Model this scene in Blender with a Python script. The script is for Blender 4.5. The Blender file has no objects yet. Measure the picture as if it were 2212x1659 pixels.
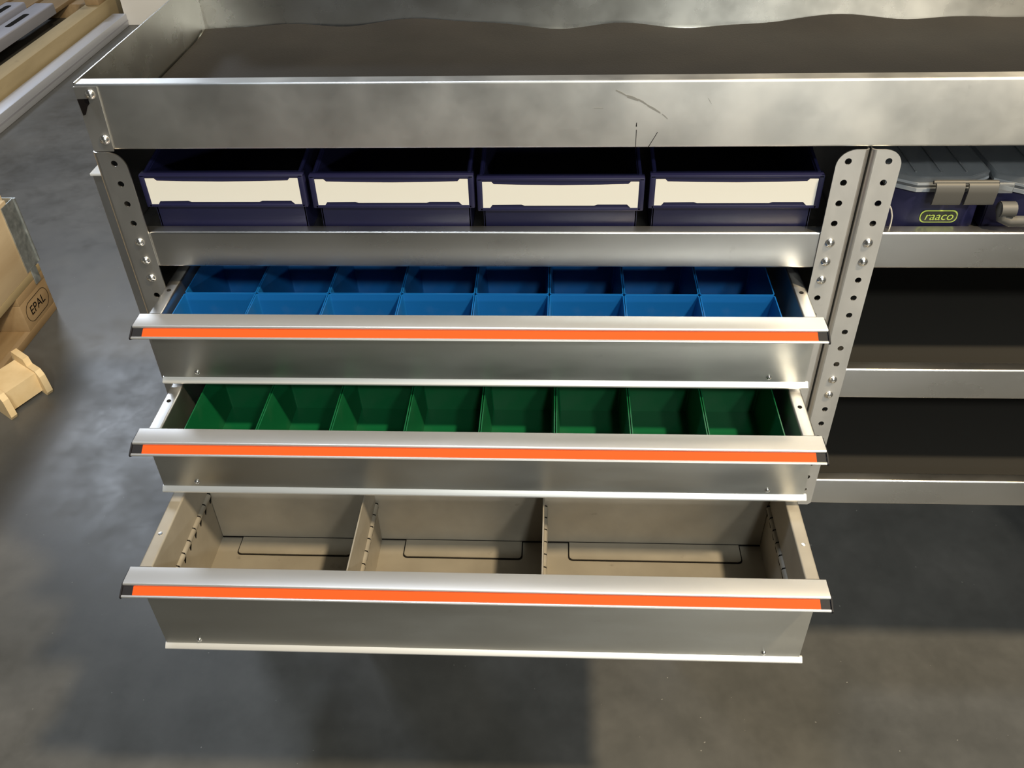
import bpy, bmesh, math, random
from mathutils import Vector, Matrix
from mathutils.geometry import delaunay_2d_cdt

random.seed(7)
scene = bpy.context.scene
COL = scene.collection
GZ = 1.10          # authored heights are measured from the first upright hole, 1.10 m above the floor
FZ = -GZ           # floor level in authored heights

# ------------------------------------------------------------------ camera
CAM = dict(x=-.3565, y=-.9157, z=.4247, pitch=.6774, yaw=-.0613, roll=-.0297, f=1930.0)
cd = bpy.data.cameras.new('camera'); cam = bpy.data.objects.new('camera', cd); COL.objects.link(cam)
fw = Vector((math.sin(CAM['yaw'])*math.cos(CAM['pitch']), math.cos(CAM['yaw'])*math.cos(CAM['pitch']), -math.sin(CAM['pitch'])))
rt = Vector((math.cos(CAM['yaw']), -math.sin(CAM['yaw']), 0)); up = rt.cross(fw)
c_, s_ = math.cos(CAM['roll']), math.sin(CAM['roll'])
r2 = rt*c_+up*s_; u2 = up*c_-rt*s_
m = Matrix((r2, u2, -fw)).transposed().to_4x4(); m.translation = (CAM['x'], CAM['y'], CAM['z']+GZ)
cam.matrix_world = m
cd.sensor_fit = 'HORIZONTAL'; cd.sensor_width = 36; cd.lens = 36*CAM['f']/2212; cd.clip_start = .02
scene.camera = cam

# ------------------------------------------------------------------ world, lamps, exposure
w = bpy.data.worlds.new('hall'); scene.world = w; w.use_nodes = True
w.node_tree.nodes['Background'].inputs['Color'].default_value = (.80, .84, .92, 1)
w.node_tree.nodes['Background'].inputs['Strength'].default_value = .05

def lamp(name, loc, target, color, power, sx, sy=None):
    ld = bpy.data.lights.new(name, 'AREA'); ld.energy = power; ld.color = color; ld.size = sx
    if sy: ld.shape = 'RECTANGLE'; ld.size_y = sy
    else: ld.shape = 'DISK'
    o = bpy.data.objects.new(name, ld); COL.objects.link(o); o.location = loc
    d = Vector(target)-Vector(loc); o.rotation_euler = d.to_track_quat('-Z', 'Y').to_euler()
    return o
lamp('hall_lamp', (1.36, -1.25, 4.2), (-.4, -.1, .7), (1.0, .80, .52), 215, .22)            # warm lamp over the right-hand rack
lamp('hall_lamp', (-1.2, -.55, 5.4), (-.5, 0, .8), (.78, .87, 1.0), 75, .40)                # cooler lamp on the left
lamp('hall_lamp', (.7, -5.4, 5.5), (-.1, 0, .8), (.96, 1.0, .94), 120, .50)                 # two lamps down the hall
lamp('hall_lamp', (2.2, -5.4, 5.5), (.1, 0, .8), (1.0, .96, .84), 120, .50)
lamp('hall_lamp', (2.6, -13.0, 5.2), (-.1, 0, 1.0), (.96, 1.0, .96), 215, .60)              # two more at its far end
lamp('hall_lamp', (4.9, -13.0, 5.2), (.1, 0, 1.0), (1.0, .98, .90), 215, .60)
lamp('hall_lamp', (-5.0, 6.4, 5.4), (-1.1, .4, 0), (.80, .88, 1.0), 140, 1.6, .7)           # cool strip light behind the racks
scene.view_settings.view_transform = 'Standard'; scene.view_settings.look = 'None'
scene.view_settings.gamma = 1; scene.view_settings.use_curve_mapping = False
scene.view_settings.exposure = 0.0

# ------------------------------------------------------------------ materials
def new_mat(name):
    mt = bpy.data.materials.new(name); mt.use_nodes = True
    return mt, mt.node_tree, mt.node_tree.nodes['Principled BSDF']
def plain(name, col, rough=.5, metal=0, spec=.5, trans=0, alpha=1, coat=0):
    mt, nt, b = new_mat(name)
    b.inputs['Base Color'].default_value = (*col, 1); b.inputs['Roughness'].default_value = rough
    b.inputs['Metallic'].default_value = metal; b.inputs['Specular IOR Level'].default_value = spec
    b.inputs['Transmission Weight'].default_value = trans; b.inputs['Alpha'].default_value = alpha
    b.inputs['Coat Weight'].default_value = coat
    return mt
def noise(nt, scale, detail=3, stretch=(1, 1, 1), rough=.55):
    tc = nt.nodes.new('ShaderNodeTexCoord'); mp = nt.nodes.new('ShaderNodeMapping'); n = nt.nodes.new('ShaderNodeTexNoise')
    mp.inputs['Scale'].default_value = stretch
    n.inputs['Scale'].default_value = scale; n.inputs['Detail'].default_value = detail; n.inputs['Roughness'].default_value = rough
    nt.links.new(tc.outputs['Object'], mp.inputs['Vector']); nt.links.new(mp.outputs['Vector'], n.inputs['Vector'])
    return n
def ramp(nt, src, stops):
    r = nt.nodes.new('ShaderNodeValToRGB'); e = r.color_ramp.elements
    while len(e) < len(stops): e.new(.5)
    for k, (p, c) in enumerate(stops):
        e[k].position = p; e[k].color = (*c, 1) if len(c) == 3 else c
    nt.links.new(src, r.inputs['Fac']); return r
def mixc(nt, fac, a, b, mode='MIX'):
    mx = nt.nodes.new('ShaderNodeMix'); mx.data_type = 'RGBA'; mx.blend_type = mode
    if isinstance(fac, (int, float)): mx.inputs[0].default_value = fac
    else: nt.links.new(fac, mx.inputs[0])
    for s, v in ((6, a), (7, b)):
        if hasattr(v, 'links'): nt.links.new(v, mx.inputs[s])
        else: mx.inputs[s].default_value = (*v, 1)
    return mx.outputs[2]
def g(v): return (v, v, v)

def metal(name, lo, hi, r0, r1, scale=7, stretch=(1, 1, 1), metallic=1.0, scratch=0.0, aniso=0.0, bump=.0):
    mt, nt, b = new_mat(name)
    n1 = noise(nt, scale, 4, stretch); c = ramp(nt, n1.outputs['Fac'], [(.3, lo), (.7, hi)]).outputs['Color']
    n2 = noise(nt, scale*2.3, 5, stretch)
    rr = ramp(nt, n2.outputs['Fac'], [(.3, g(r0)), (.7, g(r1))])
    if scratch:
        n3 = noise(nt, 60, 3, (1, 1, .06)); sc = ramp(nt, n3.outputs['Fac'], [(.66, g(0)), (.74, g(1))])
        c = mixc(nt, sc.outputs['Color'], c, tuple(min(1, v*1.25) for v in hi)) if scratch > 1 else c
        n4 = noise(nt, 38, 6); d = ramp(nt, n4.outputs['Fac'], [(.68, g(0)), (.78, g(scratch*.6))])
        c = mixc(nt, d.outputs['Color'], c, tuple(v*.55 for v in lo))
    nt.links.new(c, b.inputs['Base Color']); nt.links.new(rr.outputs['Color'], b.inputs['Roughness'])
    b.inputs['Metallic'].default_value = metallic; b.inputs['Anisotropic'].default_value = aniso
    if aniso:
        ge = nt.nodes.new('ShaderNodeNewGeometry'); vm = nt.nodes.new('ShaderNodeVectorMath'); vm.operation = 'CROSS_PRODUCT'
        nt.links.new(ge.outputs['Normal'], vm.inputs[0]); vm.inputs[1].default_value = (0, .2, 1)
        v2 = nt.nodes.new('ShaderNodeVectorMath'); v2.operation = 'NORMALIZE'; nt.links.new(vm.outputs[0], v2.inputs[0])
        nt.links.new(v2.outputs[0], b.inputs['Tangent']); b.inputs['Anisotropic Rotation'].default_value = .25
    if bump:
        n5 = noise(nt, 3.2, 2); bp = nt.nodes.new('ShaderNodeBump'); bp.inputs['Strength'].default_value = bump; bp.inputs['Distance'].default_value = .02
        nt.links.new(n5.outputs['Fac'], bp.inputs['Height']); nt.links.new(bp.outputs['Normal'], b.inputs['Normal'])
    return mt
M = {}
M['alu'] = metal('rolled_aluminium', (.56, .56, .54), (.72, .72, .70), .34, .45, 6, (1, 1, 1), 1, .5, .62, .015)
M['alu_shelf'] = metal('shelf_aluminium', (.50, .50, .49), (.62, .62, .61), .25, .33, 6, (.5, 1, 1), 1, .5, .4, .01)
M['alu_bright'] = metal('smooth_rolled_aluminium', (.50, .50, .47), (.62, .62, .59), .22, .32, 5, (1, 1, 1), 1, .5, .85)
M['alu_panel'] = metal('anodised_panel', (.50, .50, .47), (.58, .58, .55), .32, .42, 9, (.3, 1, 1), 1, .35, .6)
M['alu_upright'] = metal('perforated_sheet', (.56, .55, .53), (.66, .65, .63), .38, .48, 10, (1, 1, .4), 1, .3, .55)
M['anodised'] = metal('anodised_profile', (.57, .57, .565), (.63, .63, .625), .38, .46, 12, (.1, 1, 1), .85)
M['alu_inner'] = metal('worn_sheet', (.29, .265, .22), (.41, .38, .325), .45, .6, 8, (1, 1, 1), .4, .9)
M['rail'] = metal('bright_rail', (.78, .78, .77), (.84, .84, .83), .40, .48, 12, (.1, 1, 1), .6)
M['rivet'] = plain('rivet_metal', (.80, .79, .76), .22, 1)
M['orange'] = plain('orange_plastic', (.66, .076, .010), .65, spec=.15)
M['black'] = plain('black_plastic', (.014, .014, .017), .6, spec=.2)
M['dark'] = plain('dark_slit', (.012, .011, .010), .9, spec=.1)
M['cream'] = plain('label_card', (.70, .70, .66), .7, spec=.2)
M['white'] = plain('white_board', (.86, .83, .78), .6)
M['galv'] = metal('galvanised_steel', (.30, .33, .33), (.55, .58, .58), .35, .6, 30, (1, 1, 1), .8, .4)
M['profile'] = metal('silver_profile', (.60, .62, .68), (.70, .72, .78), .4, .5, 4, (1, .2, 1), .55)
M['steel_grey'] = metal('grey_channel', (.32, .32, .36), (.48, .48, .54), .4, .55, 5, (1, .2, 1), .4)
M['case_grey'] = plain('grey_handle_plastic', (.085, .082, .075), .55)
M['lime'] = plain('lime_print', (.55, .68, .12), .5)
M['logo_black'] = plain('logo_black', (.015, .018, .012), .5)
M['clear'] = plain('clear_lid', (.62, .66, .70), .12, spec=.6, trans=.85)
M['frost'] = plain('frosted_rim', (.30, .33, .37), .35)
M['wire'] = plain('pale_wire', (.75, .73, .68), .35, .4)
M['post'] = plain('post_grey', (.10, .10, .10), .6)
M['hall_wall'] = plain('hall_wall_paint', (.34, .34, .34), .8)
M['ink'] = plain('ink', (.006, .005, .005), .9, spec=.05)
M['scuff'] = plain('scuff_grey', (.42, .42, .40), .55, .9)
def plastic(name, col, dusty, rough=.42, amount=.25, scale=14):
    mt, nt, b = new_mat(name)
    n = noise(nt, scale, 5); f = ramp(nt, n.outputs['Fac'], [(.5, g(0)), (.78, g(amount))])
    nt.links.new(mixc(nt, f.outputs['Color'], col, dusty), b.inputs['Base Color'])
    b.inputs['Roughness'].default_value = rough
    return mt
M['navy'] = plastic('navy_plastic', (.009, .010, .046), (.03, .03, .06), .45, .2)
M['blue'] = plastic('blue_plastic', (.004, .094, .31), (.08, .16, .32), .38, .3, 18)
M['green'] = plastic('green_plastic', (.002, .092, .030), (.04, .10, .06), .38, .3, 18)
def rubber():
    mt, nt, b = new_mat('black_rubber')
    n = noise(nt, 9, 5); c = ramp(nt, n.outputs['Fac'], [(.35, (.009, .0078, .0065)), (.75, (.015, .013, .0108))])
    nt.links.new(c.outputs['Color'], b.inputs['Base Color']); b.inputs['Roughness'].default_value = .7; b.inputs['Specular IOR Level'].default_value = .25
    n2 = noise(nt, 420, 2); bp = nt.nodes.new('ShaderNodeBump'); bp.inputs['Strength'].default_value = .25; bp.inputs['Distance'].default_value = .001
    nt.links.new(n2.outputs['Fac'], bp.inputs['Height']); nt.links.new(bp.outputs['Normal'], b.inputs['Normal'])
    return mt
M['rubber'] = rubber()
M['mat_black'] = plain('black_mat', (.020, .019, .017), .7, spec=.25)
def wood(name, a, bcol, scale=3.0, stretch=(6, 1, 6)):
    mt, nt, b = new_mat(name)
    n = noise(nt, scale, 5, stretch); c = ramp(nt, n.outputs['Fac'], [(.3, a), (.7, bcol)])
    n2 = noise(nt, 5, 3); d = ramp(nt, n2.outputs['Fac'], [(.66, g(0)), (.75, g(.55))])
    nt.links.new(mixc(nt, d.outputs['Color'], c.outputs['Color'], tuple(v*.5 for v in a)), b.inputs['Base Color'])
    b.inputs['Roughness'].default_value = .7
    return mt
M['wood_pale'] = wood('pale_pine', (.62, .47, .29), (.74, .60, .40), 2, (5, 1, 8))
M['wood_old'] = wood('old_pallet_wood', (.25, .165, .08), (.37, .255, .135), 3)
M['wood_tan'] = wood('tan_pallet_wood', (.36, .28, .15), (.47, .37, .21), 2.2)
M['wood_chip'] = wood('pressed_wood', (.66, .49, .26), (.76, .60, .36), 9, (2, 2, 2))
def concrete():
    mt, nt, b = new_mat('polished_concrete')
    n1 = noise(nt, 1.7, 6, (1, 1, 1), .6); c = ramp(nt, n1.outputs['Fac'], [(.30, (.066, .067, .064)), (.52, (.088, .088, .083)), (.72, (.115, .113, .106))])
    n2 = noise(nt, 9, 6, (1, 1, 1), .65); d = ramp(nt, n2.outputs['Fac'], [(.35, g(.82)), (.7, g(1.08))])
    col = mixc(nt, 1.0, c.outputs['Color'], d.outputs['Color'], 'MULTIPLY')
    n3 = noise(nt, 130, 1); sp = ramp(nt, n3.outputs['Fac'], [(.79, g(0)), (.81, g(.5))])
    col = mixc(nt, sp.outputs['Color'], col, (.45, .44, .40))
    nt.links.new(col, b.inputs['Base Color'])
    rr = ramp(nt, n2.outputs['Fac'], [(.3, g(.30)), (.7, g(.46))]); nt.links.new(rr.outputs['Color'], b.inputs['Roughness'])
    return mt
M['concrete'] = concrete()

# ------------------------------------------------------------------ geometry helpers (authored in world coordinates, z from first hole)
class B:
    """collects shapes; build() links them as ONE mesh object"""
    def __init__(s): s.bm = bmesh.new(); s.mi = 0
    def _tag(s, before):
        for f in s.bm.faces:
            if f not in before: f.material_index = s.mi
    def box(s, x0, x1, y0, y1, z0, z1, bev=0):
        before = set(s.bm.faces)
        r = bmesh.ops.create_cube(s.bm, size=1)
        for v in r['verts']:
            v.co = Vector(((x0+x1)/2+v.co.x*(x1-x0), (y0+y1)/2+v.co.y*(y1-y0), (z0+z1)/2+v.co.z*(z1-z0)))
        if bev:
            es = list({e for v in r['verts'] for e in v.link_edges})
            bmesh.ops.bevel(s.bm, geom=es, offset=bev, segments=2, affect='EDGES', profile=.5)
        s._tag(before); return s
    def poly(s, pts, vec):
        """closed 3D polygon extruded along vec"""
        before = set(s.bm.faces); vec = Vector(vec)
        a = [s.bm.verts.new(Vector(p)) for p in pts]; b = [s.bm.verts.new(Vector(p)+vec) for p in pts]
        n = len(pts)
        s.bm.faces.new(a); s.bm.faces.new(b[::-1])
        for k in range(n): s.bm.faces.new((a[k], b[k], b[(k+1) % n], a[(k+1) % n]))
        s._tag(before); return s
    def sheet(s, path, th, axis, a0, a1, r=.0, seg=4):
        """open 2D path (rounded bends) given thickness th, extruded along axis 'x' (path = y,z) or 'y' (path = x,z) or 'z' (path = x,y)"""
        P = fillet([Vector(p) for p in path], r, seg)
        L, R = [], []
        for k, p in enumerate(P):
            if k == 0: t = P[1]-p
            elif k == len(P)-1: t = p-P[k-1]
            else: t = (P[k+1]-p).normalized()+(p-P[k-1]).normalized()
            t.normalize(); n = Vector((-t.y, t.x))
            sc = 1.0
            if 0 < k < len(P)-1:
                d = (P[k+1]-p).normalized(); sc = 1/max(.5, n.dot(Vector((-d.y, d.x))))
            L.append(p+n*th/2*sc); R.append(p-n*th/2*sc)
        ring = L+R[::-1]; N = len(P)
        def to3(q, a): return {'x': (a, q.x, q.y), 'y': (q.x, a, q.y), 'z': (q.x, q.y, a)}[axis]
        before = set(s.bm.faces)
        A = [s.bm.verts.new(to3(q, a0)) for q in ring]; Bv = [s.bm.verts.new(to3(q, a1)) for q in ring]; n = len(ring)
        for k in range(n): s.bm.faces.new((A[k], A[(k+1) % n], Bv[(k+1) % n], Bv[k]))
        for k in range(N-1):
            for V in (A, Bv): s.bm.faces.new((V[k], V[k+1], V[n-2-k], V[n-1-k]))
        s._tag(before); return s
    def plate(s, outline, holes, o, ex, ey, th):
        """flat plate with holes: 2D outline/holes, origin o, axes ex, ey, thickness along ex x ey"""
        before = set(s.bm.faces); o = Vector(o); ex = Vector(ex); ey = Vector(ey); nz = ex.cross(ey)*th
        vs = []; eds = []
        for h in [outline]+list(holes):
            b0 = len(vs); vs += [Vector(p) for p in h]; eds += [(b0+k, b0+(k+1) % len(h)) for k in range(len(h))]
        r = delaunay_2d_cdt(vs, eds, [], 1, 1e-7)
        def inside(c, loop):
            k = False
            for (xa, ya), (xb, yb) in zip(loop, list(loop[1:])+[loop[0]]):
                if (ya > c.y) != (yb > c.y) and c.x < (xb-xa)*(c.y-ya)/(yb-ya)+xa: k = not k
            return k
        def keep(f):
            c = sum((r[0][i] for i in f), Vector((0, 0)))/len(f)
            return inside(c, outline) and not any(inside(c, h) for h in holes)
        tris = [f for f in r[2] if keep(f)]
        top = [s.bm.verts.new(o+ex*p.x+ey*p.y+nz) for p in r[0]]; bot = [s.bm.verts.new(o+ex*p.x+ey*p.y) for p in r[0]]
        for f in tris:
            s.bm.faces.new([top[i] for i in f]); s.bm.faces.new([bot[i] for i in f][::-1])
        cnt = {}
        for f in tris:
            for k in range(len(f)):
                a, b = f[k], f[(k+1) % len(f)]; cnt[(a, b)] = 1
        for (a, b) in cnt:
            if (b, a) not in cnt: s.bm.faces.new((top[b], top[a], bot[a], bot[b]))
        s._tag(before); return s
    def cyl(s, p0, p1, r0, r1=None, n=16, cap=True):
        before = set(s.bm.faces); p0 = Vector(p0); p1 = Vector(p1); r1 = r0 if r1 is None else r1
        d = (p1-p0).normalized(); u = d.orthogonal().normalized(); v = d.cross(u)
        A = [s.bm.verts.new(p0+(u*math.cos(t)+v*math.sin(t))*r0) for t in (2*math.pi*k/n for k in range(n))]
        C = [s.bm.verts.new(p1+(u*math.cos(t)+v*math.sin(t))*r1) for t in (2*math.pi*k/n for k in range(n))]
        for k in range(n): s.bm.faces.new((A[k], A[(k+1) % n], C[(k+1) % n], C[k]))
        if cap: s.bm.faces.new(A[::-1]); s.bm.faces.new(C)
        s._tag(before); return s
    def lathe(s, prof, o, axis, n=20):
        """profile of (radius, height) turned around axis through o"""
        before = set(s.bm.faces); o = Vector(o); d = Vector(axis).normalized(); u = d.orthogonal().normalized(); v = d.cross(u)
        rings = []
        for (r, h) in prof:
            if r < 1e-6: rings.append([s.bm.verts.new(o+d*h)])
            else: rings.append([s.bm.verts.new(o+d*h+(u*math.cos(t)+v*math.sin(t))*r) for t in (2*math.pi*k/n for k in range(n))])
        for a, b in zip(rings, rings[1:]):
            for k in range(n):
                k2 = (k+1) % n
                if len(a) == 1: s.bm.faces.new((a[0], b[k2], b[k]))
                elif len(b) == 1: s.bm.faces.new((a[k], a[k2], b[0]))
                else: s.bm.faces.new((a[k], a[k2], b[k2], b[k]))
        s._tag(before); return s
    def tube(s, pts, r, n=8):
        before = set(s.bm.faces); P = [Vector(p) for p in pts]; prev = None; rings = []
        for k, p in enumerate(P):
            d = (P[min(k+1, len(P)-1)]-P[max(k-1, 0)]).normalized()
            u = d.orthogonal().normalized() if prev is None else (prev-d*prev.dot(d)).normalized(); prev = u; v = d.cross(u)
            rings.append([s.bm.verts.new(p+(u*math.cos(t)+v*math.sin(t))*r) for t in (2*math.pi*j/n for j in range(n))])
        for a, b in zip(rings, rings[1:]):
            for j in range(n): s.bm.faces.new((a[j], a[(j+1) % n], b[(j+1) % n], b[j]))
        s.bm.faces.new(rings[0][::-1]); s.bm.faces.new(rings[-1]); s._tag(before); return s
    def turn(s, ang, axis, pivot):
        bmesh.ops.rotate(s.bm, verts=s.bm.verts, cent=Vector(pivot), matrix=Matrix.Rotation(ang, 3, axis)); return s
    def mesh(s, name, mats, smooth=True, origin=None):
        bmesh.ops.recalc_face_normals(s.bm, faces=s.bm.faces)
        cs = [v.co for v in s.bm.verts]
        lo = Vector([min(c[i] for c in cs) for i in range(3)]); hi = Vector([max(c[i] for c in cs) for i in range(3)])
        o = (lo+hi)/2 if origin is None else Vector(origin)
        bmesh.ops.translate(s.bm, verts=s.bm.verts, vec=-o)
        me = bpy.data.meshes.new(name); s.bm.to_mesh(me); s.bm.free()
        for mt in (mats if isinstance(mats, (list, tuple)) else [mats]): me.materials.append(M[mt])
        if smooth:
            for p in me.polygons: p.use_smooth = True
            me.set_sharp_from_angle(angle=math.radians(35))
        return me, o
    def build(s, name, mats, parent=None, smooth=True, origin=None):
        me, o = s.mesh(name, mats, smooth, origin)
        return link(name, me, o, parent)
WL = {}
def link(name, me, o, parent=None):
    ob = bpy.data.objects.new(name, me); COL.objects.link(ob)
    base = WL[parent.name] if parent else Vector((0, 0, -GZ))
    ob.parent = parent; ob.location = Vector(o)-base; WL[ob.name] = Vector(o)
    return ob
def fillet(P, r, seg):
    if r <= 0: return P
    out = [P[0]]
    for k in range(1, len(P)-1):
        a, b, c = P[k-1], P[k], P[k+1]
        d1 = (a-b); d2 = (c-b); rr = min(r, d1.length*.49, d2.length*.49)
        d1 = d1.normalized(); d2 = d2.normalized()
        for j in range(seg+1):
            t = j/seg; out.append((b+d1*rr)*(1-t)**2+b*2*t*(1-t)+(b+d2*rr)*t*t)
    out.append(P[-1]); return out
def tag(o, label, cat=None, group=None, kind=None):
    if label: o['label'] = label
    if cat: o['category'] = cat
    if group: o['group'] = group
    if kind: o['kind'] = kind
    return o
def thing(name, label, cat, loc, group=None):
    o = bpy.data.objects.new(name, None); COL.objects.link(o); o.empty_display_size = .05
    o.location = Vector(loc)-Vector((0, 0, -GZ)); WL[o.name] = Vector(loc)
    return tag(o, label, cat, group)
def circle(cx, cy, r, n=14): return [(cx+r*math.cos(2*math.pi*k/n), cy+r*math.sin(2*math.pi*k/n)) for k in range(n)]
def text_mesh(name, body, size, depth, mat, parent, o, ex, ey, shear=0):
    cu = bpy.data.curves.new(name, 'FONT'); cu.body = body; cu.size = size; cu.align_x = 'CENTER'; cu.align_y = 'CENTER'; cu.extrude = depth; cu.shear = shear
    tmp = bpy.data.objects.new('tmp', cu); COL.objects.link(tmp)
    dg = bpy.context.evaluated_depsgraph_get(); me = bpy.data.meshes.new_from_object(tmp.evaluated_get(dg))
    bpy.data.objects.remove(tmp); me.name = name; me.materials.clear(); me.materials.append(M[mat])
    ex = Vector(ex).normalized(); ey = Vector(ey).normalized(); ez = ex.cross(ey)
    me.transform(Matrix((ex, ey, ez)).transposed().to_4x4())
    return link(name, me, o, parent)

# shared small meshes
def rivet_mesh():
    b = B(); b.lathe([(.0056, 0), (.0055, .0009), (.0047, .0022), (.0033, .0032), (.0018, .0037), (.0016, .0030), (0, .0028)], (0, 0, 0), (0, -1, 0)); return b.mesh('rivet', 'rivet', True, (0, 0, 0))[0]
RIV = rivet_mesh()
def screw_mesh():
    b = B(); b.lathe([(.0034, 0), (.0033, .0008), (.0025, .0018), (.0012, .0022), (.0010, .0014), (0, .0013)], (0, 0, 0), (0, -1, 0), 16); return b.mesh('screw', 'rivet', True, (0, 0, 0))[0]
SCR = screw_mesh()

# ------------------------------------------------------------------ the setting
fl = B(); fl.box(-9, 7, -16, 11, FZ-.06, FZ)
tag(fl.build('floor', 'concrete', smooth=False), 'grey polished concrete hall floor with faint stains', kind='structure')

for nm, bx, lb in (('ceiling', (-9, 7, -16, 11, 8.0, 8.1), 'plain grey hall ceiling'), ('wall_back', (-9, 7, 11, 11.1, FZ, 8.0), 'plain grey hall wall far behind the racks'),
                   ('wall_left', (-9.1, -9, -16, 11, FZ, 8.0), 'plain grey side wall of the hall'), ('wall_right', (7, 7.1, -16, 11, FZ, 8.0), 'plain grey opposite side wall of the hall'), ('wall_front', (-9, 7, -16.1, -16, FZ, 8.0), 'plain grey hall wall in front of the racks')):
    b = B(); b.box(*bx); tag(b.build(nm, 'hall_wall', smooth=False), lb, kind='structure')

# ------------------------------------------------------------------ perforated side panels
PITCH = .025
def side_panel(parent, x_out, x_in, x_hole, rivets, depth=.40, z0=-.553, z1=.0132):
    """front flange between x_out (bend side) and x_in (free edge), web runs back at x_out"""
    s = 1 if x_in > x_out else -1; th = .0018; rb = .004
    bxx = x_out+s*rb; wdt = abs(x_in-bxx); rad = .019
    out = [(0, z0), (wdt-.004, z0), (wdt, z0+.004), (wdt, z1-rad)]
    out += [(wdt-rad+rad*math.cos(t), z1-rad+rad*math.sin(t)) for t in (math.pi/2*k/8 for k in range(1, 9))]
    out += [(0, z1)]
    holes = []
    for k in range(22):
        z = -PITCH*k
        if k not in rivets and z > z0+.008: holes.append(circle(abs(x_hole-bxx), z, .0037))
    b = B()
    if s > 0: b.plate(out, holes, (bxx, 0, 0), (1, 0, 0), (0, 0, 1), th)
    else: b.plate([(-p[0], p[1]) for p in out][::-1], [[(-q[0], q[1]) for q in h] for h in holes], (bxx, 0, 0), (1, 0, 0), (0, 0, 1), th)
    # bend + web
    arc = [(bxx, -th/2)]+[(bxx-s*rb*math.sin(t), -th/2+rb-rb*math.cos(t)) for t in (math.pi/2*k/5 for k in range(1, 6))]+[(x_out, depth), (x_out+s*.02, depth)]
    b.sheet(arc, th, 'z', z0, z1, 0)
    p = b.build('side_panel', 'alu_upright', parent)
    for k in rivets: link('rivet', RIV, (x_hole, -th, -PITCH*k), p)
    return p

def shelf(parent, x0, x1, zt, name='shelf'):
    b = B(); b.sheet([(.013, zt-.0458), (.0012, zt-.0458), (.0012, zt), (.0165, zt), (.0165, zt-.0115), (.39, zt-.0115), (.39, zt+.012)], .0015, 'x', x0, x1, .0022, 5)
    return b.build(name, 'alu_shelf', parent)

LXO, LXI = -.872, -.8375
MXO, MXI = -.0228, -.0552
unit = thing('racking_unit', 'aluminium racking unit with three pulled-out drawers under a row of navy bins', 'drawer rack', (-.447, .2, FZ))
side_panel(unit, LXO, LXI, -.8513, (4, 5, 6))
side_panel(unit, MXO, MXI, -.0428, (4, 5, 6))
shelf(unit, LXO+.002, MXO-.002, -.0885)
for zz in (-.2707, -.3826):     # drawer runners on the webs
    for xa, xb in ((LXO+.001, LXO+.012), (MXO-.012, MXO-.001)):
        b = B(); b.box(xa, xb, .02, .38, zz-.03, zz-.012, .001); b.build('drawer_runner', 'steel_grey', unit)
b = B(); b.sheet([(.395, -.545), (.395, -.10)], .0015, 'x', LXO+.002, MXO-.002); b.build('back_panel', 'alu', unit)
b = B(); b.box(LXO+.002, MXO-.002, .03, .39, -.556, -.553); b.build('bottom_plate', 'alu', unit)
for x in (-.72, -.13):
    b = B(); b.box(x-.03, x+.03, .16, .38, FZ, -.556, .003); b.build('leg', 'steel_grey', unit)

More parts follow.
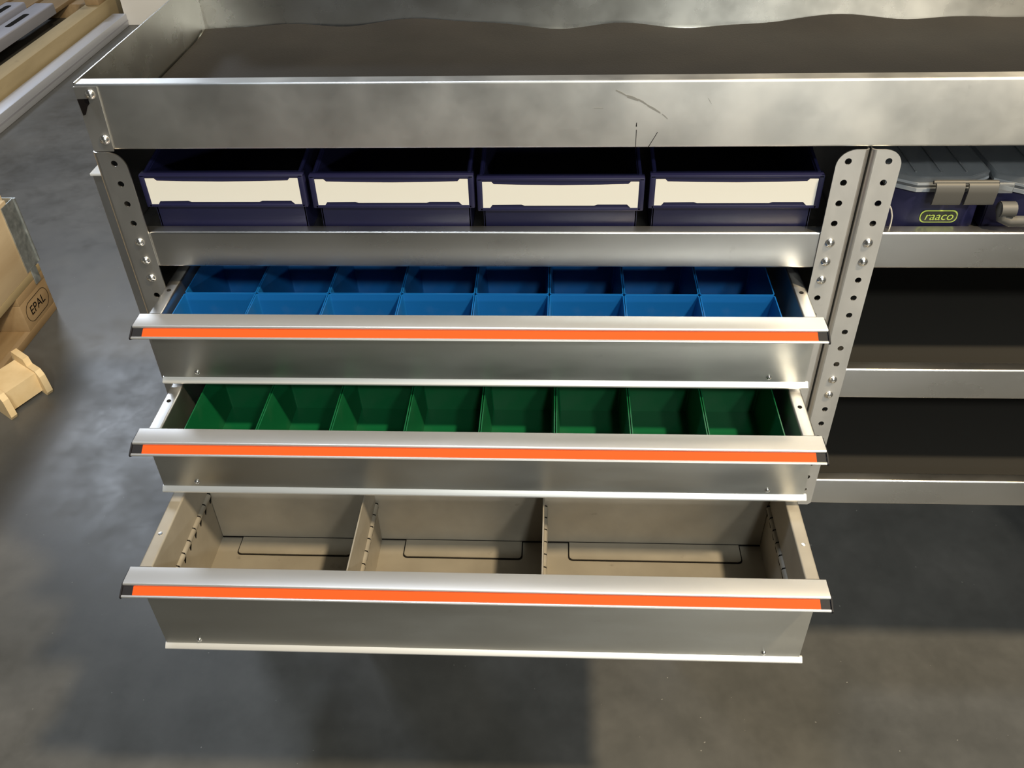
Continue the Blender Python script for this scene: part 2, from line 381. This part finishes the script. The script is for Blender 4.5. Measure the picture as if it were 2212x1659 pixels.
# ------------------------------------------------------------------ drawers
HL, HR = -.848, -.0507
def drawer(i, yi, zh, zr, zrt, label):
    yp = yi+.0238                     # face of the front panel
    bl, br = -.8385, -.0570           # body sides
    zf = zrt+.004                     # drawer floor
    dep = .335
    b = B()
    for (xo, s) in ((bl, 1), (br, -1)):
        b.sheet([(xo+s*.0008, zf-.004), (xo+s*.0008, zh-.0008), (xo+s*.0155, zh-.0008), (xo+s*.0155, zf)], .0015, 'y', yp+.002, yp+dep, .0016, 4)
    b.box(bl+.001, br-.001, yp+.002, yp+dep, zf-.002, zf)
    b.box(bl+.001, br-.001, yp+dep-.002, yp+dep, zf, zh-.012)
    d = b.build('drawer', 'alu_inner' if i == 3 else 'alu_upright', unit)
    tag(d, label)
    b = B(); b.box(HL+.004, HR-.004, yp, yp+.002, zrt-.001, zh-.002); b.build('front_panel', 'alu_panel', d)
    # handle: C-shaped extrusion, open to the front
    zt = zh                          # flat ledge, then a sloping colour strip running out to a thin lip
    prof = [(yp+.001, zt), (yi+.0016, zt), (yi+.0004, zt-.0006), (yi-.0002, zt-.0017), (yi-.0002, zt-.0030), (yi+.0006, zt-.0042), (yi-.0080, zt-.0092), (yi-.0098, zt-.0084),
            (yi-.0112, zt-.0088), (yi-.0118, zt-.0099), (yi-.0112, zt-.0110), (yi-.0060, zt-.0135), (yp+.001, zt-.0165)]
    b = B(); b.poly([(HL, y, z) for y, z in prof], (HR-HL, 0, 0)); h = b.build('handle', 'anodised', d)
    strip = [(yi+.0010, zt-.0036), (yi-.0092, zt-.0090), (yi-.0086, zt-.0100), (yi+.0016, zt-.0048)]
    b = B(); b.poly([(HL+.0120, y, z) for y, z in strip], (HR-HL-.0232, 0, 0)); tag(b.build('colour_strip', 'orange', d, smooth=False), 'bright orange strip set into the handle')
    capp = [(yi+.0016, zt-.0014), (yi-.0010, zt-.0022), (yi-.0126, zt-.0084), (yi-.0126, zt-.0112), (yi-.0060, zt-.0145), (yp, zt-.0172), (yp, zt-.0014)]
    for xa, xb, xo in ((HL+.0002, HL+.0120, HL-.0016), (HR-.0112, HR-.0002, HR)):
        b = B(); b.poly([(xa, y, z) for y, z in strip], (xb-xa, 0, 0)); b.poly([(xo, y, z) for y, z in capp], (.0016, 0, 0))
        tag(b.build('end_cap', 'black', d, smooth=False), 'black plastic end cap')
    # chamfered bottom rail
    zb2 = zrt-.0050
    prof = [(yp+.002, zrt), (yp, zrt), (yp-.0050, zrt-.0046), (yp-.0052, zrt-.0054), (yp-.0044, zrt-.0075), (yp-.0005, zrt-.0085), (yp+.002, zrt-.0085)]
    b = B(); b.poly([(HL+.0025, y, z) for y, z in prof], (HR-HL-.003, 0, 0)); b.build('bottom_rail', 'rail', d)
    for x, dz in ((-.800, .0075), (-.0990, .0068)): link('screw', SCR, (x, yp, zrt+dz), d)
    for x in (bl+.008, br-.008):
        b = B(); b.lathe([(.0028, 0), (.0026, .0006), (.0012, .0008), (0, .0005)], (x, yp+.052, zh-.0001), (0, 0, 1), 12); b.build('screw', 'rivet' if i == 3 else 'dark', d)
    return d, yp, zf
D1, YP1, ZF1 = drawer(1, -.0843, -.1635, -.2504, -.2576, 'top drawer holding two rows of blue bins')
D2, YP2, ZF2 = drawer(2, -.1677, -.2707, -.3566, -.3653, 'middle drawer holding green bins')
D3, YP3, ZF3 = drawer(3, -.2838, -.3826, -.5179, -.5285, 'deep bottom drawer split by sheet dividers')

# bottom drawer fittings
zf = ZF3; ybk = -.0875
def rib(x, s, y0, y1, z, parent, name='slotted_rib'):
    b = B(); n = 8; step = .0207; y = y0
    while y < y1-.002:
        ya, yb = y+.0008, min(y+step-.0008, y1); pts = []
        for k in range(7):
            t = math.pi*k/6; pts.append((x+s*.0042*math.sin(t), z+.0042*math.cos(t)))
        b.mi = 0; b.poly([(px, ya, pz) for px, pz in pts], (0, yb-ya, 0))
        b.mi = 1; b.poly([(x-s*.0002, yb-.0002, z+.0046), (x+s*.0034, yb-.0002, z+.0036), (x+s*.0034, yb-.0002, z-.0040), (x+s*.0004, yb-.0002, z-.0150), (x-s*.0002, yb-.0002, z-.0150)], (0, .0016, 0))
        y += step
    return b.build(name, ['alu_inner', 'dark'], parent)
rib(-.8222, 1, YP3+.004, ybk-.004, -.438, D3)
rib(-.0733, -1, YP3+.004, ybk-.004, -.446, D3)
b = B(); b.box(-.8215, -.0740, ybk, ybk+.0015, zf+.0022, -.392); tag(b.build('cross_plate', 'alu_inner', D3), 'upright sheet closing the back of the compartments')
b = B(); b.box(-.8215, -.0740, ybk-.0008, ybk+.003, zf+.0002, zf+.0024); b.build('floor_gap_shade', 'dark', D3)  # solid dark strip, paints the shade in the gap under the cross plate
for x0, x1 in ((-.792, -.6355), (-.561, -.400), (-.3345, -.1030)):
    def rr(x0, x1, y0, y1, r):
        pts = [(x0, y1), (x0, y0+r)]+[(x0+r-r*math.cos(t), y0+r-r*math.sin(t)) for t in (math.pi/2*k/4 for k in range(1, 4))]+[(x0+r, y0), (x1-r, y0)]
        pts += [(x1-r+r*math.sin(t), y0+r-r*math.cos(t)) for t in (math.pi/2*k/4 for k in range(1, 4))]+[(x1, y0+r), (x1, y1)]
        return pts
    b = B(); b.mi = 1; b.poly([(x, y, zf+.0001) for x, y in rr(x0-.0016, x1+.0016, -.1195, ybk-.001, .006)], (0, 0, .0006))  # wider dark plate below the tab, paints the shadowed gap round its edge
    b.mi = 0; b.poly([(x, y, zf+.0006) for x, y in rr(x0, x1, -.1178, ybk, .005)], (0, 0, .0014))
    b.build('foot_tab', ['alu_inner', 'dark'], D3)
for x in (-.5965, -.3690):
    b = B(); b.sheet([(x, zf+.0004), (x, -.3926)], .0016, 'y', YP3+.003, ybk-.001)
    dv = b.build('divider', 'alu_inner', D3)
    rib(x+.0008, 1, YP3+.004, ybk-.004, -.452, D3)

ORD = ['first from the outer side panel', 'second from the outer side panel', 'third from the outer side panel', 'fourth from the outer side panel',
       'fourth from the double upright', 'third from the double upright', 'second from the double upright', 'first from the double upright']
# ------------------------------------------------------------------ small plastic bins inside the drawers
def tray_bin(name, w, d, h, mat, draft=.004, th=.0013):
    b = B(); bm = b.bm
    def ring(wx, dy, z, r):
        pts = []
        for (sx, sy, a0) in ((1, 1, 0), (-1, 1, 90), (-1, -1, 180), (1, -1, 270)):
            for k in range(4):
                t = math.radians(a0+30*k); pts.append((sx*(wx/2-r)+r*math.cos(t), sy*(dy/2-r)+r*math.sin(t), z))
        return [bm.verts.new(p) for p in pts]
    R = [ring(w-2*draft, d-2*draft, 0, .003), ring(w, d, h, .003), ring(w-2*th, d-2*th, h, .002), ring(w-2*draft-2*th, d-2*draft-2*th, th, .002)]
    for a, c in zip(R, R[1:]):
        n = len(a)
        for k in range(n): bm.faces.new((a[k], a[(k+1) % n], c[(k+1) % n], c[k]))
    bm.faces.new(R[0][::-1]); bm.faces.new(R[3])
    return b.mesh(name, mat, True, (0, 0, 0))[0]
x0, pb = -.8178, (.8178-.0919)/8
mb1 = tray_bin('blue_bin', pb-.0008, .058, .079, 'blue'); mb2 = tray_bin('blue_bin', pb-.0008, .128, .079, 'blue')
for k in range(8):
    tag(link('blue_bin', mb1, (x0+pb*(k+.5), -.0275, ZF1+.0005)), 'front-row blue bin in the top drawer, '+ORD[k], 'bin', 'blue bins in the front row of the top drawer')
for k in range(8):
    tag(link('blue_bin', mb2, (x0+pb*(k+.5), .0665, ZF1+.0005)), 'back-row blue bin in the top drawer, '+ORD[k], 'bin', 'blue bins in the back row of the top drawer')
gx0, gp = -.8040, (.8040-.0858)/8
mg = tray_bin('green_bin', gp-.0012, .145, .076, 'green')
for k in range(8):
    tag(link('green_bin', mg, (gx0+gp*(k+.5), -.0655, ZF2+.0005)), 'open green bin in the middle drawer, '+ORD[k], 'bin', 'green bins in the middle drawer')

# ------------------------------------------------------------------ navy shelf bins with white label cards
def shelf_bin(x0, x1, y, ztop, label, rot=0):
    zb = -.0990; t = thing('shelf_bin', label, 'bin', ((x0+x1)/2, y+.17, zb), 'navy label bins on the shelf under the tray')
    th = .002; i = .006; ya = y+.010; yb = y+.34; hs = ztop-.0305
    b = B()
    b.box(x0+i, x1-i, ya, yb, zb, zb+th)                       # floor
    b.box(x0+i, x1-i, ya, ya+th, zb, ztop-.004, .0006)         # front wall
    b.box(x0+i, x1-i, yb-th, yb, zb, .006)                     # back wall
    for xs in (x0+i, x1-i-th):                                 # side walls rise behind the front
        b.poly([(xs, ya, zb), (xs, yb, zb), (xs, yb, .006), (xs, ya+.085, .006), (xs, ya+.045, ztop+.004), (xs, ya, ztop-.002)], (th, 0, 0))
    for xs in (x0+i-.003, x1-i-.001):                          # rolled side rims
        b.tube([(xs+.002, ya, ztop-.001), (xs+.002, ya+.045, ztop+.005), (xs+.002, ya+.085, .0065), (xs+.002, yb, .0065)], .0022, 8)
    body = b.build('body', 'navy', t)
    zl1, zl0 = ztop-.0048, ztop-.0375
    b = B()                                                   # label holder frame
    b.box(x0, x1, y+.001, ya+.003, ztop-.0040, ztop, .0014)
    b.box(x0, x0+.0068, y+.001, ya+.003, ztop-.0410, ztop-.0005, .0012); b.box(x1-.0068, x1, y+.001, ya+.003, ztop-.0410, ztop-.0005, .0012)
    b.box(x0+.004, x1-.004, y+.0022, ya+.003, ztop-.0410, ztop-.004)
    b.box(x0+.003, x1-.003, y+.001, ya+.003, ztop-.0410, ztop-.0368, .0010)
    fr = b.build('label_holder', 'navy', t)
    xa, xb = x0+.0062, x1-.0062; w_ = xb-xa
    def cl(u, v): return (xa+u*w_, y+.0020, zl0+v*(zl1-zl0))
    pts = [cl(0, 1), cl(0, 0), cl(.045, 0), cl(.062, .13), cl(.25, .14), cl(.27, .10), cl(.72, .10), cl(.74, .14), cl(.93, .14), cl(.955, 0), cl(1, 0), cl(1, 1), cl(.945, 1), cl(.93, .91), cl(.75, .885), cl(.5, .87), cl(.25, .885), cl(.075, .91), cl(.06, 1)]
    b = B(); b.poly(pts[::-1], (0, -.0006, 0)); tag(b.build('label_card', 'cream', t, smooth=False), 'blank cream label card')
    return t
shelf_bin(-.8345, -.6440, .0085, -.0190, 'navy shelf bin with blank white label, next to the outer riveted side panel')
shelf_bin(-.6380, -.4500, .0085, -.0205, 'navy shelf bin with white label, second from the outer riveted side panel')
shelf_bin(-.4470, -.2572, .0100, -.0250, 'navy shelf bin with white label, set slightly lower, second from the double upright')
shelf_bin(-.2520, -.0600, .0085, -.0212, 'navy shelf bin with white label, next to the double upright between the racks')

# ------------------------------------------------------------------ right-hand racking unit
unit2 = thing('racking_unit', 'aluminium shelf rack with black lined open shelves beside the drawer unit', 'shelf rack', (.45, .2, FZ))
side_panel(unit2, -.0192, .0140, 0.0, (4, 5, 12, 13), z0=-.5305)
side_panel(unit2, .93, .897, .91, (4, 5, 12, 13), z0=-.5305)
for zt in (-.0885, -.2855, -.4835): shelf(unit2, -.0175, .928, zt)
b = B(); b.sheet([(.395, -.53), (.395, .012)], .0015, 'x', -.0175, .928); b.build('back_panel', 'mat_black', unit2)
for x in (.78, .88):
    b = B(); b.box(x-.03, x+.03, .16, .38, FZ, -.497, .003); b.build('leg', 'steel_grey', unit2)
for zt, lab in ((-.2855, 'black mat lining the upper of the two empty shelves'), (-.4835, 'black mat lining the lower of the two empty shelves')):
    b = B(); b.box(-.015, .925, .0182, .392, zt-.0107, zt-.0075, .0006); tag(b.build('shelf_mat', 'mat_black'), lab, 'mat', 'mats on the open shelves')

# ------------------------------------------------------------------ tray on top
tray = thing('tool_tray', 'long shallow aluminium tray running across the top of both racks', 'tray', (.05, .2, .0145))
tb, tt = .0145, .0885
b = B()
b.sheet([(.06, tb+.002), (.0008, tb+.002), (.0008, tt), (.0165, tt)], .0015, 'x', -.8685, .95, .0020, 5)
b.mi = 1
b.sheet([(.40, .13), (.40, tb+.002), (.06, tb+.002)], .0015, 'x', -.8685, .95, .0020, 5)
b.sheet([(-.8690, tt+.002), (-.8690, tb+.001)], .0015, 'y', .002, .40)
b.sheet([(.9495, tt+.002), (.9495, tb+.001)], .0015, 'y', .002, .40)
tb_o = b.build('tray_body', ['alu', 'alu_bright'], tray)
b = B(); b.poly([(-.8695, -.0002, tt-.0015), (-.8440, -.0002, tt-.0015), (-.8452, -.0002, .060), (-.8470, -.0002, tb), (-.8695, -.0002, tb)], (0, -.0014, 0)); tag(b.build('corner_tab', 'alu_upright', tray), 'riveted corner tab wrapped onto the tray front')
for z in (.0790, .0282): link('rivet', RIV, (-.8535, -.0016, z), tray)
b = B(); b.poly([(-.8692, -.0016, .0738), (-.8570, -.0016, .0742), (-.8572, -.0016, .0690), (-.8605, -.0016, .0655), (-.8650, -.0016, .0570), (-.8682, -.0016, .0558)], (0, -.0003, 0)); tag(b.build('tape_scrap', 'ink', tray), 'torn scrap of black tape')
b = B()
b.poly([(-.2729, 0, .0395), (-.2717, 0, .0395), (-.2719, 0, .0440), (-.2726, 0, .0440)], (0, -.0001, 0)); b.poly([(-.2724, 0, .0360), (-.2717, 0, .0360), (-.2711, 0, .0150), (-.2717, 0, .0150)], (0, -.0001, 0))
b.poly([(-.2586, 0, .0160), (-.2578, 0, .0160), (-.2490, 0, .0332), (-.2496, 0, .0334)], (0, -.0001, 0))
tag(b.build('pen_mark', 'ink', tray, smooth=False), 'dark pen strokes')
for (x, z, dx, dz, t_) in ((-.296, .079, .012, -.006, .0018), (-.284, .0725, .012, -.004, .0030), (-.272, .069, .010, -.006, .0020), (-.262, .0625, .014, -.008, .0022), (-.246, .053, .006, -.005, .0012), (-.318, .060, .010, 0, .0007), (-.20, .070, .004, -.006, .0006)):
    b = B(); b.poly([(x, .00005, z-t_/2), (x+dx, .00005, z+dz-t_/2), (x+dx, .00005, z+dz+t_/3), (x+dx*.5, .00005, z+dz*.5+t_*.7), (x, .00005, z+t_/2)], (0, -.0001, 0)); b.build('scuff_mark', 'scuff', tray, smooth=False)
# rubber mat lying in the tray, its back edge curling up unevenly
b = B(); nx, ny = 120, 12; V = []; U = []
for j in range(ny+1):
    row = []; low = []
    for k in range(nx+1):
        x = -.866+1.81*k/nx; t = 1-(1-j/ny)**1.6
        wv = .0045*math.sin(x*9.1+.6)+.0030*math.sin(x*23+1.2)+.0016*math.sin(x*41)
        y = .0180+(.3970+min(0, wv*1.2-.003)-.018)*t
        z = .0212+max(0, (t-.86)/.14)**2*(.0060+wv)
        row.append(b.bm.verts.new((x, y, z))); low.append(b.bm.verts.new((x, y, z-.0032)))
    V.append(row); U.append(low)
for j in range(ny):
    for k in range(nx):
        b.bm.faces.new((V[j][k], V[j][k+1], V[j+1][k+1], V[j+1][k])); b.bm.faces.new((U[j][k], U[j+1][k], U[j+1][k+1], U[j][k+1]))
for k in range(nx):
    b.bm.faces.new((V[0][k], U[0][k], U[0][k+1], V[0][k+1])); b.bm.faces.new((V[ny][k], V[ny][k+1], U[ny][k+1], U[ny][k]))
for j in range(ny):
    b.bm.faces.new((V[j][0], V[j+1][0], U[j+1][0], U[j][0])); b.bm.faces.new((V[j][nx], U[j][nx], U[j+1][nx], V[j+1][nx]))
tag(b.build('rubber_mat', 'rubber'), 'black rubber mat lying in the long tray on top', 'mat')

# ------------------------------------------------------------------ organizer cases on the right top shelf
def rounded(w, h, r, n=6):
    P = []
    for sx, sz, a0 in ((1, 1, 0), (-1, 1, 90), (-1, -1, 180), (1, -1, 270)):
        for k in range(n+1):
            t = math.radians(a0+90*k/n); P.append((sx*(w/2-r)+r*math.cos(t), sz*(h/2-r)+r*math.sin(t)))
    return P
def organizer(x0, x1, y, label, front_handle):
    zb = -.0990; t = thing('organizer_case', label, 'case', ((x0+x1)/2, y+.13, zb), 'organizer cases on the shelf under the tray')
    ch = .028; yb = y+.25
    def outline(g_): return [(x0+g_, y+ch*.6), (x0+ch, y+g_), (x1-ch, y+g_), (x1-g_, y+ch*.6), (x1-g_, yb-g_), (x0+g_, yb-g_)]
    b = B(); b.poly([(p[0], p[1], zb) for p in outline(.0015)], (0, 0, .052)); bmesh.ops.bevel(b.bm, geom=b.bm.edges[:], offset=.0015, segments=2, affect='EDGES'); b.build('case_body', 'navy', t)
    b = B()
    b.poly([(p[0], p[1], zb+.0564) for p in outline(0)], (0, 0, .0135)); bmesh.ops.bevel(b.bm, geom=b.bm.edges[:], offset=.0010, segments=2, affect='EDGES')
    lid = b.build('lid', 'clear', t)
    b = B(); b.poly([(p[0], p[1], zb+.0522) for p in outline(-.0012)], (0, 0, .0045)); b.build('lid_rim', 'frost', t, smooth=False)
    b = B(); b.poly([(p[0], p[1], zb+.0600) for p in outline(-.0006)], (0, 0, .0030)); b.build('lid_rim', 'frost', t, smooth=False)
    for k in range(1, 4):
        xx = x0+(x1-x0)*k/4; b = B(); b.box(xx-.001, xx+.001, y+.012, yb-.004, zb+.0701, zb+.0712); b.build('lid_rib', 'clear', t)
    return t, zb, yb
c1, zb, _ = organizer(.0185, .1300, .0205, 'navy organizer case with clear lid, grey twin latches and green-rimmed logo', True)
for xa, xb in ((.0628, .0937), (.0980, .1300)):
    b = B(); b.sheet([(.0150, -.0310), (.0085, -.0330), (.0070, -.0400), (.0085, -.0560), (.0110, -.0575)], .0022, 'x', xa, xb, .003, 4); tag(b.build('latch', 'case_grey', c1), 'grey plastic latch flap')
b = B(); b.cyl((.0600, .0120, -.0315), (.1300, .0120, -.0315), .0022, n=10); b.build('hinge_bar', 'case_grey', c1)
lz = -.0783; lx = .0807; ly = .0215
b = B(); b.poly([(lx+p[0], ly, lz+p[1]) for p in rounded(.0420, .0152, .0060)][::-1], (0, -.0006, 0)); lg = tag(b.build('logo_rim', 'lime', c1, smooth=False), 'lime green rounded logo rim')
b = B(); b.poly([(lx+p[0], ly-.0006, lz+p[1]) for p in rounded(.0398, .0132, .0062)][::-1], (0, -.0004, 0)); b.build('logo_field', 'logo_black', c1, smooth=False)
text_mesh('logo_lettering', 'raaco', .0145, .0002, 'lime', c1, (lx, ly-.0013, lz+.0004), (1, 0, 0), (0, 0, 1), .18)
c2, _, _ = organizer(.1345, .3200, .0150, 'navy organizer case with clear lid and a folded grey carrying handle', False)
b = B(); b.tube([(.1435, .0085, -.0560), (.1420, .0070, -.0640), (.1435, .0060, -.0720), (.1520, .0055, -.0760), (.3050, .0055, -.0760)], .0062, 12); tag(b.build('carry_handle', 'case_grey', c2), 'grey folded carrying handle')
b = B(); b.cyl((.1385, .0075, -.0620), (.1550, .0075, -.0620), .0088, n=14); b.build('handle_joint', 'case_grey', c2)
b = B(); b.sheet([(.0140, -.0330), (.0118, -.0345), (.0118, -.0440)], .002, 'x', .1320, .1480, .002, 3); b.build('latch', 'clear', c2)
b = B(); b.tube([(.0130, .0130, -.0520), (.0170, .0125, -.0570), (.0215, .0115, -.0640), (.0240, .0105, -.0720), (.0247, .0100, -.0800), (.0243, .0095, -.0880)], .0009, 6)
tag(b.build('wire_hook', 'wire'), 'thin bent pale wire beside the organizer case', 'wire')

# ------------------------------------------------------------------ post behind the left side panel
po = thing('post', 'slim dark grey post with white cap behind the outer side panel', 'post', (-1.0, .28, FZ))
b = B(); b.box(-1.027, -.971, .252, .308, FZ, -.136, .002); b.build('shaft', 'alu_upright', po)
b = B(); b.box(-1.029, -.969, .250, .310, -.136, -.132, .0008); tag(b.build('cap', 'white', po), 'white flat cap')

# ------------------------------------------------------------------ pallet with a collar, left background
PX, PY = -1.903, 1.331       # far right corner of the pallet, right face at PX
pal = thing('pallet', 'wooden pallet with a stamped corner block under a pale wood collar', 'pallet', (-2.1, .44, FZ))
z0 = FZ
b1, b2, b3, b4 = z0+.025, z0+.113, z0+.138, z0+.163        # bottom board, block, stringer, deck levels
LY = 1.32
for k, x in enumerate((PX-.112, PX-.525, PX-.90)):
    w_ = .112 if k != 1 else .16
    b = B(); b.box(x, x+w_, PY-LY, PY, z0, b1, .0015); b.build('bottom_board', 'wood_old', pal)
    for yy in (PY-.16, PY-.74, PY-LY):
        b = B(); b.box(x, x+w_, yy, yy+.16, b1, b2, .002); b.build('block', 'wood_old', pal)
for yy in (PY-.16, PY-.74, PY-LY):
    b = B(); b.box(PX-.90, PX, yy, yy+.16, b2, b3, .0015); b.build('stringer_board', 'wood_old', pal)
for k in range(5):
    xa = PX-.90+k*.184; b = B(); b.box(xa, xa+.164, PY-LY, PY, b3, b4, .0015); b.build('deck_board', 'wood_tan', pal)
text_mesh('stamp_lettering', 'EPAL', .040, .0002, 'ink', pal, (PX+.0004, PY-.080, (b1+b2)/2), (0, 1, 0), (0, 0, 1))
b = B(); P = rounded(.130, .062, .031, 8)
for q in range(len(P)):
    a, c = P[q], P[(q+1) % len(P)]
    b.tube([(PX+.0002, PY-.080+a[0], (b1+b2)/2+a[1]), (PX+.0002, PY-.080+c[0], (b1+b2)/2+c[1])], .0009, 4)
b.build('stamp_oval', 'ink', pal)
zc0, zc1 = b4, b4+.225
colr = thing('pallet_collar', 'pale pine pallet collar with a galvanised corner hinge standing on the stamped pallet', 'collar', (-2.35, .67, zc0))
b = B(); b.box(PX-.022, PX, PY-LY+.024, PY-.034, zc0, zc1, .0015); b.build('board', 'wood_pale', colr)
b = B(); b.box(PX-.90, PX-.028, PY-.024, PY-.002, zc0, zc1, .0015); b.build('board', 'wood_pale', colr)
b = B(); b.box(PX-.90, PX-.878, PY-LY+.024, PY-.034, zc0, zc1, .0015); b.build('board', 'wood_pale', colr)
b = B(); b.box(PX-.90, PX-.028, PY-LY, PY-LY+.022, zc0, zc1, .0015); b.build('board', 'wood_pale', colr)
b = B(); b.sheet([(PX-.065, PY), (PX+.002, PY), (PX+.002, PY-.068)], .003, 'z', zc0+.008, zc1-.010, .004, 4); hg = tag(b.build('hinge', 'galv', colr), 'galvanised corner hinge')
b = B(); b.box(PX+.0004, PX+.004, PY-.052, PY-.022, zc0-.042, zc0+.012, .001); b.build('hinge_tongue', 'galv', colr)
b = B(); b.cyl((PX+.003, PY+.001, zc0+.010), (PX+.003, PY+.001, zc1-.012), .005, n=10); b.build('hinge_pin', 'galv', colr)

# ------------------------------------------------------------------ pressed-wood spacer on the floor
sp = thing('wooden_spacer', 'pale pressed-wood spacer with two end plates lying on the floor by the pallet', 'wood piece', (-1.82, .90, FZ))
ctr = Vector((-1.7976, .9486, 0)); tv = Vector((.826, -.564, 0)); av = Vector((.43, .90, 0)).normalized()
def spl(pts2, o, th, name):
    b = B(); b.poly([tuple(o+tv*u+Vector((0, 0, FZ+v))) for u, v in pts2], tuple(av*th)); return b.build(name, 'wood_chip', sp, smooth=False)
PL = [(-.062, 0), (.069, 0), (.076, .011), (.067, .060), (.053, .074), (.014, .074), (.006, .094), (-.053, .096), (-.064, .070)]
spl(PL, ctr, .018, 'end_plate'); spl(PL, ctr-av*.115, .018, 'end_plate')
spl([(-.053, .009), (.051, .009), (.051, .068), (-.053, .068)], ctr-av*.097, .097, 'core')

# ------------------------------------------------------------------ background: floor profile, second pallet, channels, white carton
pr = thing('floor_profile', 'silver aluminium profile lying on the floor along a wooden pallet', 'profile', (-2.79, 3.2, FZ))
b = B(); b.box(-2.829, -2.754, 1.5, 4.145, FZ, FZ+.067, .004); b.build('bar', 'profile', pr)
b = B(); b.box(-2.7548, -2.7534, 1.5, 4.145, FZ+.026, FZ+.034); b.build('groove', 'steel_grey', pr)
pw = thing('pallet', 'tan wooden pallet stacked with grey slotted channels', 'pallet', (-3.3, 3.0, FZ))
b = B(); b.box(-2.935, -2.842, 1.6, 4.45, FZ, FZ+.135, .003); b.build('edge_beam', 'wood_tan', pw)
for yy in (1.6, 2.9, 4.3):
    b = B(); b.box(-3.75, -2.94, yy, yy+.12, FZ, FZ+.075, .002); b.build('bearer', 'wood_old', pw)
for k in range(4):
    xa = -3.83+k*.18; b = B(); b.box(xa, xa+.15, 1.6, 4.4, FZ+.075, FZ+.097, .002); b.build('deck_board', 'wood_old', pw)
b = B(); b.box(-2.925, -2.850, 4.06, 4.18, FZ+.135, FZ+.215, .003); tag(b.build('wood_block', 'wood_old', pw), 'orange-brown wooden block')
NTH = ['at the beam edge of the tan pallet', 'second in from the beam of the tan pallet', 'third in from the beam of the tan pallet', 'fourth in from the beam of the tan pallet']
for k in range(4):
    xa = -3.150-.122*k; zb_ = FZ+.097; zt = FZ+.150+.024*k
    t = thing('slotted_channel', 'grey slotted channel '+NTH[k], 'channel', (xa, 3.0, zb_), 'grey channels on the tan pallet')
    b = B(); b.sheet([(xa-.052, zb_+.002), (xa-.052, zt), (xa+.052, zt), (xa+.052, zb_+.002)], .004, 'y', 1.7, 4.05-.06*k, .006, 4); b.build('channel', 'steel_grey', t)
    for j in range(6):
        yy = 1.95+j*.36+.07*k; b = B(); b.poly([(xa+p[0], yy+p[1], zt+.0012) for p in rounded(.034, .22, .015)], (0, 0, .0012)); tag(b.build('slot', 'dark', t), 'dark slot')
b = B(); b.box(-2.772, -1.65, 4.155, 4.9, FZ, .35, .004)
tag(b.build('carton', 'white'), 'plain off-white box standing at the far end of the floor profile', 'box')
